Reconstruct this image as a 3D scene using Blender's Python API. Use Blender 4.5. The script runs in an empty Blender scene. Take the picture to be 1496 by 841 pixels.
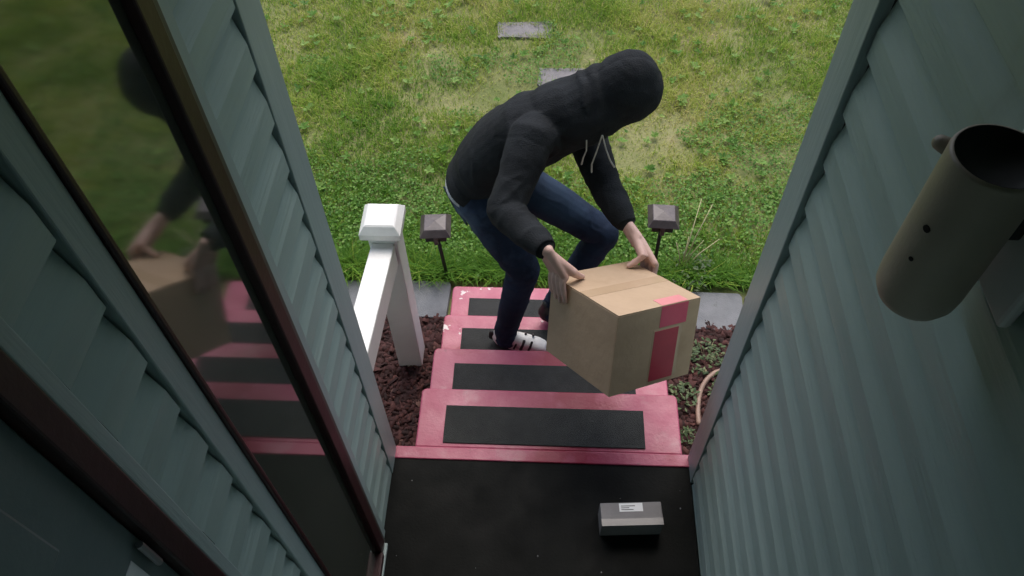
import bpy, bmesh, math, random
import numpy as np
from mathutils import Vector, Matrix, noise
rnd = random.Random(7)
scene = bpy.context.scene
col = scene.collection
R_ = math.radians

# ------------------------------------------------------------------ camera
f_px, pitch, yaw, roll, H = 1151.5, R_(53.09), R_(-3.66), R_(-1.574), 2.939
s_, c_ = math.sin(yaw), math.cos(yaw)
Fw = Vector((s_*math.cos(pitch), c_*math.cos(pitch), -math.sin(pitch)))
R0 = Vector((c_, -s_, 0)); D0 = -(R0.cross(Fw))
cr_, sr_ = math.cos(roll), math.sin(roll)
Rv = cr_*R0 - sr_*D0; Dv = sr_*R0 + cr_*D0
cam = bpy.data.cameras.new('camera'); cam.sensor_width = 36; cam.lens = f_px/1496*36
cam.clip_start = 0.02; cam.clip_end = 500
camo = bpy.data.objects.new('camera', cam); col.objects.link(camo)
M = Matrix((Rv, -Dv, -Fw)).transposed().to_4x4(); M.translation = Vector((0, 0, H))
camo.matrix_world = M
scene.camera = camo

# ------------------------------------------------------------------ world, sun, exposure
SUN_EL, SUN_AZ = R_(56), R_(2)          # azimuth from +y (the yard) towards +x
w = bpy.data.worlds.new('World'); scene.world = w; w.use_nodes = True
nt = w.node_tree; sky = nt.nodes.new('ShaderNodeTexSky'); sky.sky_type = 'NISHITA'; sky.sun_disc = False
sky.sun_elevation = SUN_EL; sky.sun_rotation = SUN_AZ; sky.dust_density = 3.0; sky.ozone_density = 1.0; sky.air_density = 1.0
nt.links.new(sky.outputs[0], nt.nodes['Background'].inputs[0]); nt.nodes['Background'].inputs[1].default_value = 0.14
sl = bpy.data.lights.new('sun', 'SUN'); sl.energy = 1.0; sl.angle = R_(60); sl.color = (1.0, .96, .9)
so = bpy.data.objects.new('sun', sl); col.objects.link(so)
sd = Vector((math.sin(SUN_AZ)*math.cos(SUN_EL), math.cos(SUN_AZ)*math.cos(SUN_EL), math.sin(SUN_EL)))
so.rotation_euler = sd.to_track_quat('Z', 'Y').to_euler()
scene.view_settings.view_transform = 'Standard'; scene.view_settings.look = 'None'
scene.view_settings.exposure = 0.95; scene.view_settings.gamma = 1
scene.render.engine = 'CYCLES'
scene.cycles.max_bounces = 6

# ------------------------------------------------------------------ materials
def mat(name, c1, c2=None, scale=6, stretch=(1, 1, 1), rough=.6, rough2=None, bump=0, bscale=40, bstretch=(1, 1, 1), spec=.5,
        detail=6, lo=.35, hi=.65, spots=None, sheen=0, metal=0):
    """two-tone noise colour, fine relief by bump, optional hard spots (colour, scale, threshold)"""
    m = bpy.data.materials.new(name); m.use_nodes = True
    n = m.node_tree; N = n.nodes; L = n.links; b = N['Principled BSDF']
    b.inputs['Specular IOR Level'].default_value = spec; b.inputs['Metallic'].default_value = metal
    b.inputs['Sheen Weight'].default_value = sheen
    tc = N.new('ShaderNodeTexCoord')
    def nz(sc, st, det=detail):
        mp = N.new('ShaderNodeMapping'); mp.inputs['Scale'].default_value = st
        L.new(tc.outputs['Object'], mp.inputs[0])
        t = N.new('ShaderNodeTexNoise'); t.inputs['Scale'].default_value = sc; t.inputs['Detail'].default_value = det
        t.inputs['Roughness'].default_value = .62
        L.new(mp.outputs[0], t.inputs['Vector']); return t
    c2 = c2 or c1
    t = nz(scale, stretch); rp = N.new('ShaderNodeValToRGB')
    rp.color_ramp.elements[0].position = lo; rp.color_ramp.elements[1].position = hi
    rp.color_ramp.elements[0].color = (*c1, 1); rp.color_ramp.elements[1].color = (*c2, 1)
    L.new(t.outputs['Fac'], rp.inputs[0]); out = rp.outputs[0]
    for sp in (spots or []):
        t2 = nz(sp[1], sp[3] if len(sp) > 3 else (1, 1, 1)); r2 = N.new('ShaderNodeValToRGB')
        r2.color_ramp.elements[0].position = sp[2]; r2.color_ramp.elements[1].position = sp[2]+(sp[4] if len(sp) > 4 else .04)
        r2.color_ramp.elements[0].color = (0, 0, 0, 1); r2.color_ramp.elements[1].color = (1, 1, 1, 1)
        L.new(t2.outputs['Fac'], r2.inputs[0])
        mx = N.new('ShaderNodeMix'); mx.data_type = 'RGBA'
        L.new(r2.outputs[0], mx.inputs[0]); L.new(out, mx.inputs[6]); mx.inputs[7].default_value = (*sp[0], 1)
        out = mx.outputs[2]
    L.new(out, b.inputs['Base Color'])
    if rough2 is not None:
        mr = N.new('ShaderNodeMapRange'); mr.inputs[1].default_value = .3; mr.inputs[2].default_value = .7
        mr.inputs[3].default_value = rough; mr.inputs[4].default_value = rough2
        L.new(nz(scale*2.3, stretch).outputs['Fac'], mr.inputs[0]); L.new(mr.outputs[0], b.inputs['Roughness'])
    else: b.inputs['Roughness'].default_value = rough
    if bump:
        bp = N.new('ShaderNodeBump'); bp.inputs['Strength'].default_value = bump; bp.inputs['Distance'].default_value = .01
        L.new(nz(bscale, bstretch, 4).outputs['Fac'], bp.inputs['Height']); L.new(bp.outputs[0], b.inputs['Normal'])
    return m

def ramp_attr_mat(name, stops, rough=.6, spec=.3, trans=0):
    """colour from the per-piece attribute 'tint' (0..1)"""
    m = bpy.data.materials.new(name); m.use_nodes = True
    N = m.node_tree.nodes; L = m.node_tree.links; b = N['Principled BSDF']
    a = N.new('ShaderNodeAttribute'); a.attribute_name = 'tint'
    r = N.new('ShaderNodeValToRGB'); cr = r.color_ramp
    cr.elements[0].position = stops[0][0]; cr.elements[0].color = (*stops[0][1], 1)
    cr.elements[1].position = stops[-1][0]; cr.elements[1].color = (*stops[-1][1], 1)
    for p, c in stops[1:-1]:
        e = cr.elements.new(p); e.color = (*c, 1)
    L.new(a.outputs['Fac'], r.inputs[0]); L.new(r.outputs[0], b.inputs['Base Color'])
    b.inputs['Roughness'].default_value = rough; b.inputs['Specular IOR Level'].default_value = spec
    if trans:
        t = N.new('ShaderNodeBsdfTranslucent'); L.new(r.outputs[0], t.inputs[0])
        mx = N.new('ShaderNodeMixShader'); mx.inputs[0].default_value = trans
        L.new(b.outputs[0], mx.inputs[1]); L.new(t.outputs[0], mx.inputs[2])
        L.new(mx.outputs[0], N['Material Output'].inputs[0])
    return m

SID = dict(c1=(.285, .378, .360), c2=(.335, .434, .410))
mt = {}
mt['siding'] = mat('teal_siding_paint', **SID, scale=5, stretch=(1, .25, 2), rough=.42, rough2=.6, bump=.25, bscale=60, bstretch=(1, .06, 1.5),
                   spots=[((.25, .315, .295), 9, .64, (1, .3, 1), .14), ((.21, .25, .21), 3, .66, (1, 1, .5), .2)])
mt['trim'] = mat('teal_trim_paint', (.29, .370, .365), (.34, .42, .412), scale=7, stretch=(1, 1, .2), rough=.45, bump=.15, bscale=70, bstretch=(1, 1, .08))
mt['sheath'] = mat('dark_sheathing', (.02, .022, .022), rough=.9)
mt['redframe'] = mat('dark_red_frame_paint', (.028, .0065, .0075), (.046, .010, .012), scale=9, stretch=(1, 1, .2), rough=.45, bump=.1)
mt['mould'] = mat('brown_grey_mould_paint', (.06, .055, .05), (.08, .072, .066), scale=9, rough=.5)
mt['glass'] = mat('dark_window_glass', (.050, .057, .044), rough=.055, spec=.9)
mt['glass'].node_tree.nodes['Principled BSDF'].inputs['IOR'].default_value = 2.1
mt['door'] = mat('teal_door_paint', (.15, .195, .20), (.18, .225, .23), scale=5, rough=.4, bump=.1)
mt['ceiling'] = mat('ceiling_paint', (.085, .092, .088), (.11, .118, .11), scale=4, rough=.7, bump=.1)
mt['floor'] = mat('black_floor_paint', (.0030, .0036, .0034), (.0058, .0068, .0062), scale=3, rough=.6, rough2=.8, bump=.12, bscale=90, spec=.12,
                  spots=[((.02, .02, .018), 30, .74, (1, 1, 1), .05)])
mt['pink'] = mat('worn_pink_paint', (.335, .050, .105), (.430, .098, .168), scale=3.5, rough=.30, rough2=.55, bump=.16, bscale=70,
                 spots=[((.27, .018, .045), 2.6, .56, (1, 1, 1), .16), ((.42, .20, .235), 5, .56, (1, 1, 1), .2), ((.16, .05, .06), 14, .66, (1, 1, 1), .08), ((.55, .42, .42), 38, .73, (1, 1, 1), .03)])
mt['pinkchip'] = mat('chipped_pink_paint', (.335, .050, .104), (.430, .100, .168), scale=4, rough=.30, rough2=.55, bump=.18, bscale=70,
                     spots=[((.26, .018, .045), 3.2, .57, (1, 1, 1), .14), ((.66, .58, .57), 13, .615, (1, 1, 1), .03)])
def foot_wear(m, x0, wid, c):
    n = m.node_tree; N = n.nodes; L = n.links; b = N['Principled BSDF']; src = b.inputs['Base Color'].links[0].from_socket
    tc = N.new('ShaderNodeTexCoord'); sp = N.new('ShaderNodeSeparateXYZ'); L.new(tc.outputs['Object'], sp.inputs[0])
    def mth(op, a, v=None, w_=None):
        q = N.new('ShaderNodeMath'); q.operation = op; L.new(a, q.inputs[0])
        if v is not None: (L.new(v, q.inputs[1]) if hasattr(v, 'links') else setattr(q.inputs[1], 'default_value', v))
        q.use_clamp = w_ is not None; return q.outputs[0]
    d = mth('ABSOLUTE', mth('SUBTRACT', sp.outputs[0], x0)); g = mth('SUBTRACT', mth('MULTIPLY', d, -1/wid), -1.0, 1)
    t = N.new('ShaderNodeTexNoise'); t.inputs['Scale'].default_value = 7; t.inputs['Detail'].default_value = 5; L.new(tc.outputs['Object'], t.inputs['Vector'])
    k = mth('MULTIPLY', mth('MULTIPLY', g, 7.0), mth('SUBTRACT', t.outputs['Fac'], .30), 1); k = mth('MULTIPLY', k, 1.0, 1)
    mx = N.new('ShaderNodeMix'); mx.data_type = 'RGBA'; L.new(k, mx.inputs[0]); L.new(src, mx.inputs[6]); mx.inputs[7].default_value = (*c, 1)
    L.new(mx.outputs[2], b.inputs['Base Color'])
foot_wear(mt['pink'], .14, .26, (.25, .016, .045))
def spot_fade(m, at, rad, c, gain=3.0):
    '''one worn patch of fabric at a place on the garment'''
    N = m.node_tree.nodes; L = m.node_tree.links; b = N['Principled BSDF']; src = b.inputs['Base Color'].links[0].from_socket
    tc = N.new('ShaderNodeTexCoord'); vd = N.new('ShaderNodeVectorMath'); vd.operation = 'DISTANCE'; vd.inputs[1].default_value = at
    L.new(tc.outputs['Object'], vd.inputs[0]); mr = N.new('ShaderNodeMapRange'); mr.inputs[1].default_value = rad; mr.inputs[2].default_value = 0
    L.new(vd.outputs['Value'], mr.inputs[0])
    t = N.new('ShaderNodeTexNoise'); t.inputs['Scale'].default_value = 34; t.inputs['Detail'].default_value = 5; L.new(tc.outputs['Object'], t.inputs['Vector'])
    mu = N.new('ShaderNodeMath'); mu.operation = 'MULTIPLY'; L.new(mr.outputs[0], mu.inputs[0]); L.new(t.outputs['Fac'], mu.inputs[1])
    m2 = N.new('ShaderNodeMath'); m2.operation = 'MULTIPLY'; m2.use_clamp = True; L.new(mu.outputs[0], m2.inputs[0]); m2.inputs[1].default_value = gain
    mx = N.new('ShaderNodeMix'); mx.data_type = 'RGBA'; L.new(m2.outputs[0], mx.inputs[0]); L.new(src, mx.inputs[6]); mx.inputs[7].default_value = (*c, 1)
    L.new(mx.outputs[2], b.inputs['Base Color'])
mt['grip'] = mat('black_grip_mat', (.020, .022, .021), (.032, .034, .032), scale=8, rough=.5, rough2=.75, bump=.8, bscale=330, spec=.5,
                 spots=[((.06, .045, .045), 24, .70, (1, 1, 1), .08)])
mt['white'] = mat('white_rail_paint', (.74, .74, .73), (.80, .80, .79), scale=5, rough=.45, bump=.12, bscale=60, bstretch=(1, 1, .2),
                  spots=[((.5, .47, .42), 7, .72, (1, 1, .4), .1)])
mt['brown'] = mat('brown_lamp_metal', (.060, .047, .050), (.095, .076, .080), scale=18, rough=.38, spec=.5, bump=.1)
mt['stake'] = mat('black_stake_metal', (.010, .009, .009), rough=.5)
mt['paver'] = mat('grey_concrete_paver', (.145, .15, .16), (.20, .205, .215), scale=9, rough=.75, bump=.5, bscale=160,
                  spots=[((.09, .10, .09), 12, .66, (1, 1, 1), .1)])
mt['stone'] = mat('stepping_stone', (.165, .155, .158), (.23, .215, .218), scale=9, rough=.8, bump=.5, bscale=120, spots=[((.15, .14, .10), 10, .63, (1, 1, 1), .1)])
mt['card'] = mat('brown_cardboard', (.41, .295, .195), (.46, .335, .225), scale=5, stretch=(1, 1, 2), rough=.75, bump=.2, bscale=22, bstretch=(1, 1, 1), spots=[((.33, .225, .14), 3.5, .60, (1, 1, 1), .2), ((.52, .41, .30), 11, .70, (1, 1, 1), .08)])
mt['cardedge'] = mat('cardboard_edge', (.27, .19, .115), (.33, .235, .145), scale=30, rough=.85)
mt['tape'] = mat('clear_tape_on_card', (.43, .31, .205), (.47, .345, .235), scale=6, rough=.22)
mt['redlab'] = mat('dark_red_print', (.36, .014, .045), (.42, .020, .055), scale=12, rough=.4)
mt['pinklab'] = mat('red_print', (.56, .05, .12), (.62, .07, .14), scale=12, rough=.4)
mt['salmon'] = mat('pink_print', (.62, .23, .25), (.66, .27, .29), scale=12, rough=.45)
mt['parcel'] = mat('grey_mailer_card', (.17, .165, .17), (.21, .205, .21), scale=8, rough=.6, bump=.1)
mt['tapegrey'] = mat('clear_tape_on_grey', (.19, .185, .185), (.22, .215, .215), scale=8, rough=.2)
mt['label'] = mat('white_paper_label', (.72, .74, .76), (.78, .79, .80), scale=20, rough=.5)
mt['lampshell'] = mat('bronze_lamp_shell', (.40, .34, .27), (.50, .42, .335), scale=4, rough=.40, rough2=.55, bump=.08, bscale=120, metal=.1)
mt['lampdark'] = mat('dark_lamp_interior', (.012, .011, .010), (.02, .018, .015), scale=10, rough=.6)
mt['block'] = mat('grey_mounting_block', (.74, .72, .71), (.80, .78, .77), scale=8, rough=.6)
mt['screw'] = mat('dark_screw', (.015, .013, .012), rough=.4, metal=.6)
mt['steel'] = mat('steel_hinge', (.35, .35, .36), rough=.35, metal=.8)
mt['hoodie'] = mat('black_hoodie_fleece', (.0118, .0138, .0162), (.0200, .0235, .0275), scale=9, rough=.85, bump=.5, bscale=190, spec=.15, sheen=.015)
mt['jeans'] = mat('dark_blue_denim', (.010, .017, .036), (.019, .034, .070), scale=5, rough=.8, bump=.4, bscale=420, spec=.2,
                  spots=[((.045, .075, .13), 4, .54, (1, 1, 1), .2)])
spot_fade(mt['jeans'], (-.345, 2.20, .47), .11, (.10, .15, .23), 2.2); spot_fade(mt['jeans'], (.06, 2.33, .46), .20, (.035, .06, .105), 2.0)
mt['fade'] = mat('faded_denim', (.10, .14, .20), (.22, .27, .33), scale=40, rough=.85, bump=.3, bscale=300)
mt['skin'] = mat('skin', (.56, .36, .31), (.63, .425, .37), scale=14, rough=.5, bump=.12, bscale=170)
mt['hair'] = mat('dark_hair', (.015, .010, .008), rough=.5)
mt['eyew'] = mat('eye_white', (.7, .68, .65), rough=.2)
mt['string'] = mat('pale_cord', (.52, .50, .47), rough=.8)
mt['shirt'] = mat('pale_shirt', (.42, .43, .45), rough=.85, bump=.3, bscale=200)
mt['shoewhite'] = mat('white_shoe_leather', (.66, .66, .65), (.75, .75, .74), scale=20, rough=.4)
mt['shoeblack'] = mat('black_shoe_rubber', (.012, .011, .012), rough=.5)
mt['shoebrown'] = mat('dark_red_sole', (.035, .012, .014), rough=.55)
mt['hose'] = mat('tan_hose_rubber', (.26, .17, .13), (.33, .225, .175), scale=12, rough=.55)
mt['mulchbase'] = mat('dark_mulch_soil', (.020, .010, .008), (.04, .018, .014), scale=30, rough=.95, bump=.8, bscale=60)
mt['lawnbase'] = mat('lawn_thatch', (.12, .15, .04), (.26, .25, .11), scale=1.6, rough=.95, bump=.9, bscale=45,
                     spots=[((.34, .26, .17), 1.3, .62, (1, 1, 1), .1), ((.10, .13, .03), 9, .58, (1, 1, 1), .1)], lo=.3, hi=.7)
mt['concrete'] = mat('grey_foundation', (.16, .155, .15), (.2, .195, .19), scale=5, rough=.85, bump=.4, bscale=80)
mt['blade'] = ramp_attr_mat('grass_blade', [(0, (.105, .25, .026)), (.33, (.245, .40, .045)), (.58, (.45, .52, .10)), (.8, (.58, .56, .20)), (1, (.62, .51, .27))], trans=.45)
mt['clover'] = ramp_attr_mat('clover_leaf', [(0, (.06, .16, .025)), (.6, (.15, .31, .045)), (1, (.30, .44, .12))], rough=.5, trans=.35)
mt['chip'] = ramp_attr_mat('bark_chip', [(0, (.016, .007, .006)), (.5, (.048, .017, .016)), (.85, (.09, .034, .029)), (1, (.18, .11, .085))], rough=.8)
mt['weed'] = ramp_attr_mat('weed_leaf', [(0, (.03, .065, .02)), (.6, (.08, .13, .045)), (1, (.16, .19, .09))], rough=.5, trans=.2)
mt['straw'] = mat('dry_stalk', (.42, .37, .20), (.5, .45, .26), scale=20, rough=.7)

# ------------------------------------------------------------------ mesh helpers
def tag(o, label=None, cat=None, group=None, kind=None):
    if label: o['label'] = label
    if cat: o['category'] = cat
    if group: o['group'] = group
    if kind: o['kind'] = kind
    return o
def empty(name, loc=(0, 0, 0)):
    o = bpy.data.objects.new(name, None); o.location = loc; o.empty_display_size = .1; col.objects.link(o); return o
class MB:
    def __init__(s): s.v = []; s.f = []
    def add(s, vs, fs):
        b = len(s.v); s.v += [tuple(p) for p in vs]; s.f += [tuple(i+b for i in q) for q in fs]; return s
    def box(s, lo, hi, mx=None, taper=None):
        x0, y0, z0 = lo; x1, y1, z1 = hi
        vs = [Vector(p) for p in ((x0, y0, z0), (x1, y0, z0), (x1, y1, z0), (x0, y1, z0), (x0, y0, z1), (x1, y0, z1), (x1, y1, z1), (x0, y1, z1))]
        if mx: vs = [mx @ p for p in vs]
        return s.add(vs, [(0, 3, 2, 1), (4, 5, 6, 7), (0, 1, 5, 4), (1, 2, 6, 5), (2, 3, 7, 6), (3, 0, 4, 7)])
    def prism(s, poly, a, b):
        """poly: list of points as function args; a, b: callables mapping poly pts to 3-D ends"""
        n = len(poly); vs = [a(p) for p in poly]+[b(p) for p in poly]
        fs = [(i, (i+1) % n, n+(i+1) % n, n+i) for i in range(n)]+[tuple(range(n))[::-1], tuple(range(n, 2*n))]
        return s.add(vs, fs)
    def tube(s, pts, rad, n=10, cap=True, ell=None, side=None, dome=False):
        """round or elliptical tube along pts; rad: number, list of numbers or list of (side, other)"""
        pts = [Vector(p) for p in pts]; m = len(pts)
        rad = [rad]*m if not isinstance(rad, (list, tuple)) else list(rad)
        rad = [(r, r) if not isinstance(r, (tuple, list)) else r for r in rad]
        side = [side]*m if (side is None or isinstance(side, Vector)) else side
        if dome:                                    # rounded ends
            d0 = (pts[0]-pts[1]).normalized(); d1 = (pts[-1]-pts[-2]).normalized()
            P = []; Q = []; S = []
            for a in (80, 55, 28):
                k = math.cos(R_(a)); h = math.sin(R_(a)); r = min(rad[0])
                P.append(pts[0]+d0*r*h); Q.append((rad[0][0]*k, rad[0][1]*k)); S.append(side[0])
            P += pts; Q += rad; S += side
            for a in (28, 55, 80):
                k = math.cos(R_(a)); h = math.sin(R_(a)); r = min(rad[-1])
                P.append(pts[-1]+d1*r*h); Q.append((rad[-1][0]*k, rad[-1][1]*k)); S.append(side[-1])
            pts, rad, side = P, Q, S; m = len(pts)
        vs = []; up = None
        for i in range(m):
            t = (pts[min(i+1, m-1)]-pts[max(i-1, 0)]).normalized()
            if side[i] is not None: u = Vector(side[i]); u = (u-t*u.dot(t)).normalized()
            else:
                if up is None: up = Vector((0, 0, 1)) if abs(t.z) < .9 else Vector((1, 0, 0))
                u = (up-t*up.dot(t)).normalized(); up = u
            v = t.cross(u)
            for k in range(n):
                a = 2*math.pi*k/n
                vs.append(pts[i]+u*math.cos(a)*rad[i][0]+v*math.sin(a)*rad[i][1])
        fs = [(i*n+k, i*n+(k+1) % n, (i+1)*n+(k+1) % n, (i+1)*n+k) for i in range(m-1) for k in range(n)]
        if cap: fs += [tuple(range(n))[::-1], tuple((m-1)*n+k for k in range(n))]
        return s.add(vs, fs)
    def ball(s, c, r, ax=None, n=14, m=9):
        """ellipsoid; r number or triple; ax 3x3 matrix of axes"""
        r = (r, r, r) if not isinstance(r, (tuple, list)) else r
        c = Vector(c); ax = ax or Matrix.Identity(3)
        vs = [c+ax @ Vector((0, 0, -r[2]))]
        for j in range(1, m):
            ph = -math.pi/2+math.pi*j/m
            for k in range(n):
                a = 2*math.pi*k/n
                vs.append(c+ax @ Vector((r[0]*math.cos(ph)*math.cos(a), r[1]*math.cos(ph)*math.sin(a), r[2]*math.sin(ph))))
        vs.append(c+ax @ Vector((0, 0, r[2])))
        fs = [(0, 1+(k+1) % n, 1+k) for k in range(n)]
        for j in range(m-2):
            for k in range(n):
                fs.append((1+j*n+k, 1+j*n+(k+1) % n, 1+(j+1)*n+(k+1) % n, 1+(j+1)*n+k))
        b = 1+(m-2)*n; t = len(vs)-1
        fs += [(b+k, b+(k+1) % n, t) for k in range(n)]
        return s.add(vs, fs)
    def mesh(s, name):
        me = bpy.data.meshes.new(name); me.from_pydata(s.v, [], s.f); me.update(); return me
    def build(s, name, m, parent=None, smooth=False, bevel=0, seg=2):
        me = s.mesh(name); me.materials.append(m if not isinstance(m, str) else mt[m])
        o = bpy.data.objects.new(name, me); col.objects.link(o)
        if parent: o.parent = parent; o.matrix_parent_inverse = pinv(parent)
        if smooth: me.polygons.foreach_set('use_smooth', [True]*len(me.polygons))
        if bevel:
            b = o.modifiers.new('bevel', 'BEVEL'); b.width = bevel; b.segments = seg; b.limit_method = 'ANGLE'; b.angle_limit = R_(40)
        return o
def world(o):
    m = Matrix.Translation(o.location)
    return (world(o.parent) @ o.matrix_parent_inverse @ m) if o.parent else m
def pinv(o): return world(o).inverted()
def bx(name, lo, hi, m, parent=None, bevel=0, mx=None): return MB().box(lo, hi, mx).build(name, m, parent, bevel=bevel)
def soup(name, verts, faces, tint, m, parent=None, smooth=False):
    """big piles of small pieces: numpy arrays in, per-face-corner tint through a point attribute"""
    me = bpy.data.meshes.new(name); k = faces.shape[1]
    me.vertices.add(len(verts)); me.vertices.foreach_set('co', verts.astype(np.float32).ravel())
    me.loops.add(faces.size); me.loops.foreach_set('vertex_index', faces.astype(np.int32).ravel())
    me.polygons.add(len(faces)); me.polygons.foreach_set('loop_start', np.arange(0, faces.size, k, dtype=np.int32))
    me.polygons.foreach_set('loop_total', np.full(len(faces), k, np.int32))
    a = me.attributes.new('tint', 'FLOAT', 'POINT'); a.data.foreach_set('value', tint.astype(np.float32))
    me.update(); me.validate(); me.materials.append(mt[m])
    o = bpy.data.objects.new(name, me); col.objects.link(o)
    if parent: o.parent = parent; o.matrix_parent_inverse = pinv(parent)
    return o

# ------------------------------------------------------------------ dimensions
XL, XR, Y0, YB = -.589, .611, 1.361, -.10      # inner wall faces, porch edge, back wall
G = -.68                                       # ground
TOP = 3.10                                     # ceiling
RISE, RUN, D1 = .17, .31, .299
SL, SR = -.501, .577                           # stair sides
P = .139                                       # siding course

# ------------------------------------------------------------------ setting: ground, floor, ceiling
me = MB()
xs = np.concatenate([[-90, -30, -12], np.linspace(-6, 6, 61), [12, 30, 90]]); ys = np.concatenate([[-40, -10], np.linspace(1.0, 11, 51), [16, 30, 90]])
for y in ys:
    for x in xs:
        z = G-.02
        if 2.74 < y: z += .02*noise.noise(Vector((x*.6, y*.6, 3)))*min(1, (y-2.74)/1.0)
        me.v.append((x, y, z))
nx = len(xs)
me.f = [(j*nx+i, j*nx+i+1, (j+1)*nx+i+1, (j+1)*nx+i) for j in range(len(ys)-1) for i in range(nx-1)]
tag(me.build('lawn', 'lawnbase', smooth=True), kind='structure')
def bed(name, x0, x1):
    b = MB(); nxx = int((x1-x0)/.04); ny = 30
    for j in range(ny+1):
        for i in range(nxx+1):
            x = x0+(x1-x0)*i/nxx; y = 1.34+(2.50-1.34)*j/ny
            b.v.append((x, y, G-.006+.012*noise.noise(Vector((x*5, y*5, 0)))))
    b.f = [(j*(nxx+1)+i, j*(nxx+1)+i+1, (j+1)*(nxx+1)+i+1, (j+1)*(nxx+1)+i) for j in range(ny) for i in range(nxx)]
    return tag(b.build(name, 'mulchbase'), kind='structure')
bed('mulch_bed', -2.2, -.46); bed('mulch_bed', .54, 2.2)
tag(bx('porch_floor', (XL-.1, YB-.3, -.10), (XR+.1, Y0-.028, 0), 'floor'), kind='structure')
tag(bx('foundation', (-6.0, YB-.3, G-.3), (6.0, Y0-.04, -.101), 'concrete'), kind='structure')
tag(bx('ceiling', (-6.0, -3.0, TOP), (6.0, Y0+.75, TOP+.16), 'ceiling'), kind='structure')

# ------------------------------------------------------------------ house walls
def siding(parent, x, sgn, y0, y1, off, z0=.0, z1=TOP-.02, first=None):
    """horizontal boards: flat lower face, scooped upper part; sgn +1 faces +x"""
    k = 0; z = off-P
    while z < z1:
        a, b = max(z, z0), min(z+P, z1)
        if b-a > .03:
            def zz(q): return min(max(z+q, a), b)
            poly = [(0, zz(0)), (.0240, zz(0)), (.0265, zz(.004)), (.0255, zz(.064)), (.0228, zz(.076)), (.0090, zz(P-.0005)), (0, zz(P-.0005))]
            poly2 = [p for i, p in enumerate(poly) if i == 0 or abs(p[0]-poly[i-1][0])+abs(p[1]-poly[i-1][1]) > 1e-5]
            jy = rnd.uniform(-.0015, .0015); jt = rnd.uniform(-.0012, .0012)
            MB().prism(poly2, lambda p: (x+sgn*(p[0]+(jt if p[0] > 0 else 0)), y0+jy, p[1]), lambda p: (x+sgn*(p[0]+(jt if p[0] > 0 else 0)), y1+jy, p[1])).build('siding_board', 'siding', parent)
        z += P; k += 1

# left wall, with the tall window and the door
lw = tag(empty('house_wall', (XL, .6, 0)), 'teal house wall with tall dark red window and door, left of the porch', 'wall')
bx('sheathing', (XL-.16, YB-.3, -.1), (XL-.014, Y0-.005, TOP-.001), 'sheath', lw)
BXL = XL-.014
# outside corner board (inner leg and front leg)
bx('corner_trim', (BXL+.0005, 1.268, .0), (XL+.0135, Y0+.020, TOP-.003), 'trim', lw, .003)
bx('corner_trim', (XL-.12, Y0-.004, -.1), (BXL-.001, Y0+.018, TOP-.003), 'trim', lw, .003)
siding(lw, BXL, 1, 1.038, 1.261, .008)
siding(lw, BXL, 1, .4572, .582, .008)
# window: casing boards, red frame, glass
win = MB()
WB = .055
win.box((BXL+.001, .938, .02), (XL+.024, .985, TOP-.01)).box((BXL+.001, .6405, .02), (XL+.024, .6535, TOP-.01)).box((BXL+.001, .6540, .02), (XL+.030, .9375, WB))
window = win.build('window', 'redframe', lw, bevel=.004)
bx('pane', (BXL+.004, .6545, WB+.0005), (XL+.004, .9370, TOP-.012), 'glass', window)
bx('brick_mould', (BXL+.001, .9855, .0), (XL+.020, 1.002, TOP-.01), 'mould', window, .003)
bx('casing', (BXL+.001, 1.0025, .0), (XL+.016, 1.036, TOP-.01), 'trim', window, .003)
bx('casing', (BXL+.001, .588, .0), (XL+.017, .640, TOP-.01), 'trim', window, .003)
bx('sill', (BXL+.001, .6405, .0), (XL+.034, .9850, .0195), 'trim', window, .004)
# door with red jamb, panel, hinge, note
door = bx('door', (BXL+.001, -.09, .012), (XL-.002, .382, TOP-.35), 'door', lw, .003)
jm = MB().box((BXL+.001, .3835, .0), (XL+.020, .4265, TOP-.01)).box((BXL+.001, .362, TOP-.349), (XL+.030, .3733, TOP-.01)).box((BXL+.001, -.098, TOP-.349), (XL+.030, .3615, TOP-.30))
jm.build('door_frame', 'redframe', door, bevel=.004)
bx('casing', (BXL+.001, .4270, .0), (XL+.017, .455, TOP-.01), 'trim', door, .003)
for z0, z1 in ((.25, .95), (1.12, 1.86), (1.98, 2.62)):
    bx('door_panel', (XL-.0018, .03, z0), (XL+.007, .30, z1), 'door', door, .006)
for z0 in (.4, 1.72, 2.4):
    hb = MB().tube([(XL+.008, .3688, z0), (XL+.008, .3688, z0+.08)], .006, 8); hb.build('hinge', 'steel', door)
bx('paper_note', (XL-.0016, .305, 1.655), (XL-.0008, .348, 1.79), 'label', door)

# right wall
rw = tag(empty('house_wall', (XR, .6, 0)), 'teal house wall with lap siding carrying the cylinder lamp, right of the porch', 'wall')
BXR = XR+.014
bx('sheathing', (BXR, YB-.3, -.1), (XR+.16, Y0-.005, TOP-.001), 'sheath', rw)
bx('corner_trim', (XR-.0135, 1.268, .0), (BXR-.0005, Y0+.020, TOP-.003), 'trim', rw, .003, mx=Matrix.Translation((XR, 0, .05)) @ Matrix.Rotation(R_(-.38), 4, 'Y') @ Matrix.Translation((-XR, 0, -.05)))
bx('corner_trim', (BXR+.001, Y0-.004, -.1), (XR+.12, Y0+.018, TOP-.003), 'trim', rw, .003)
siding(rw, BXR, -1, YB+.006, 1.261, .055)

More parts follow.
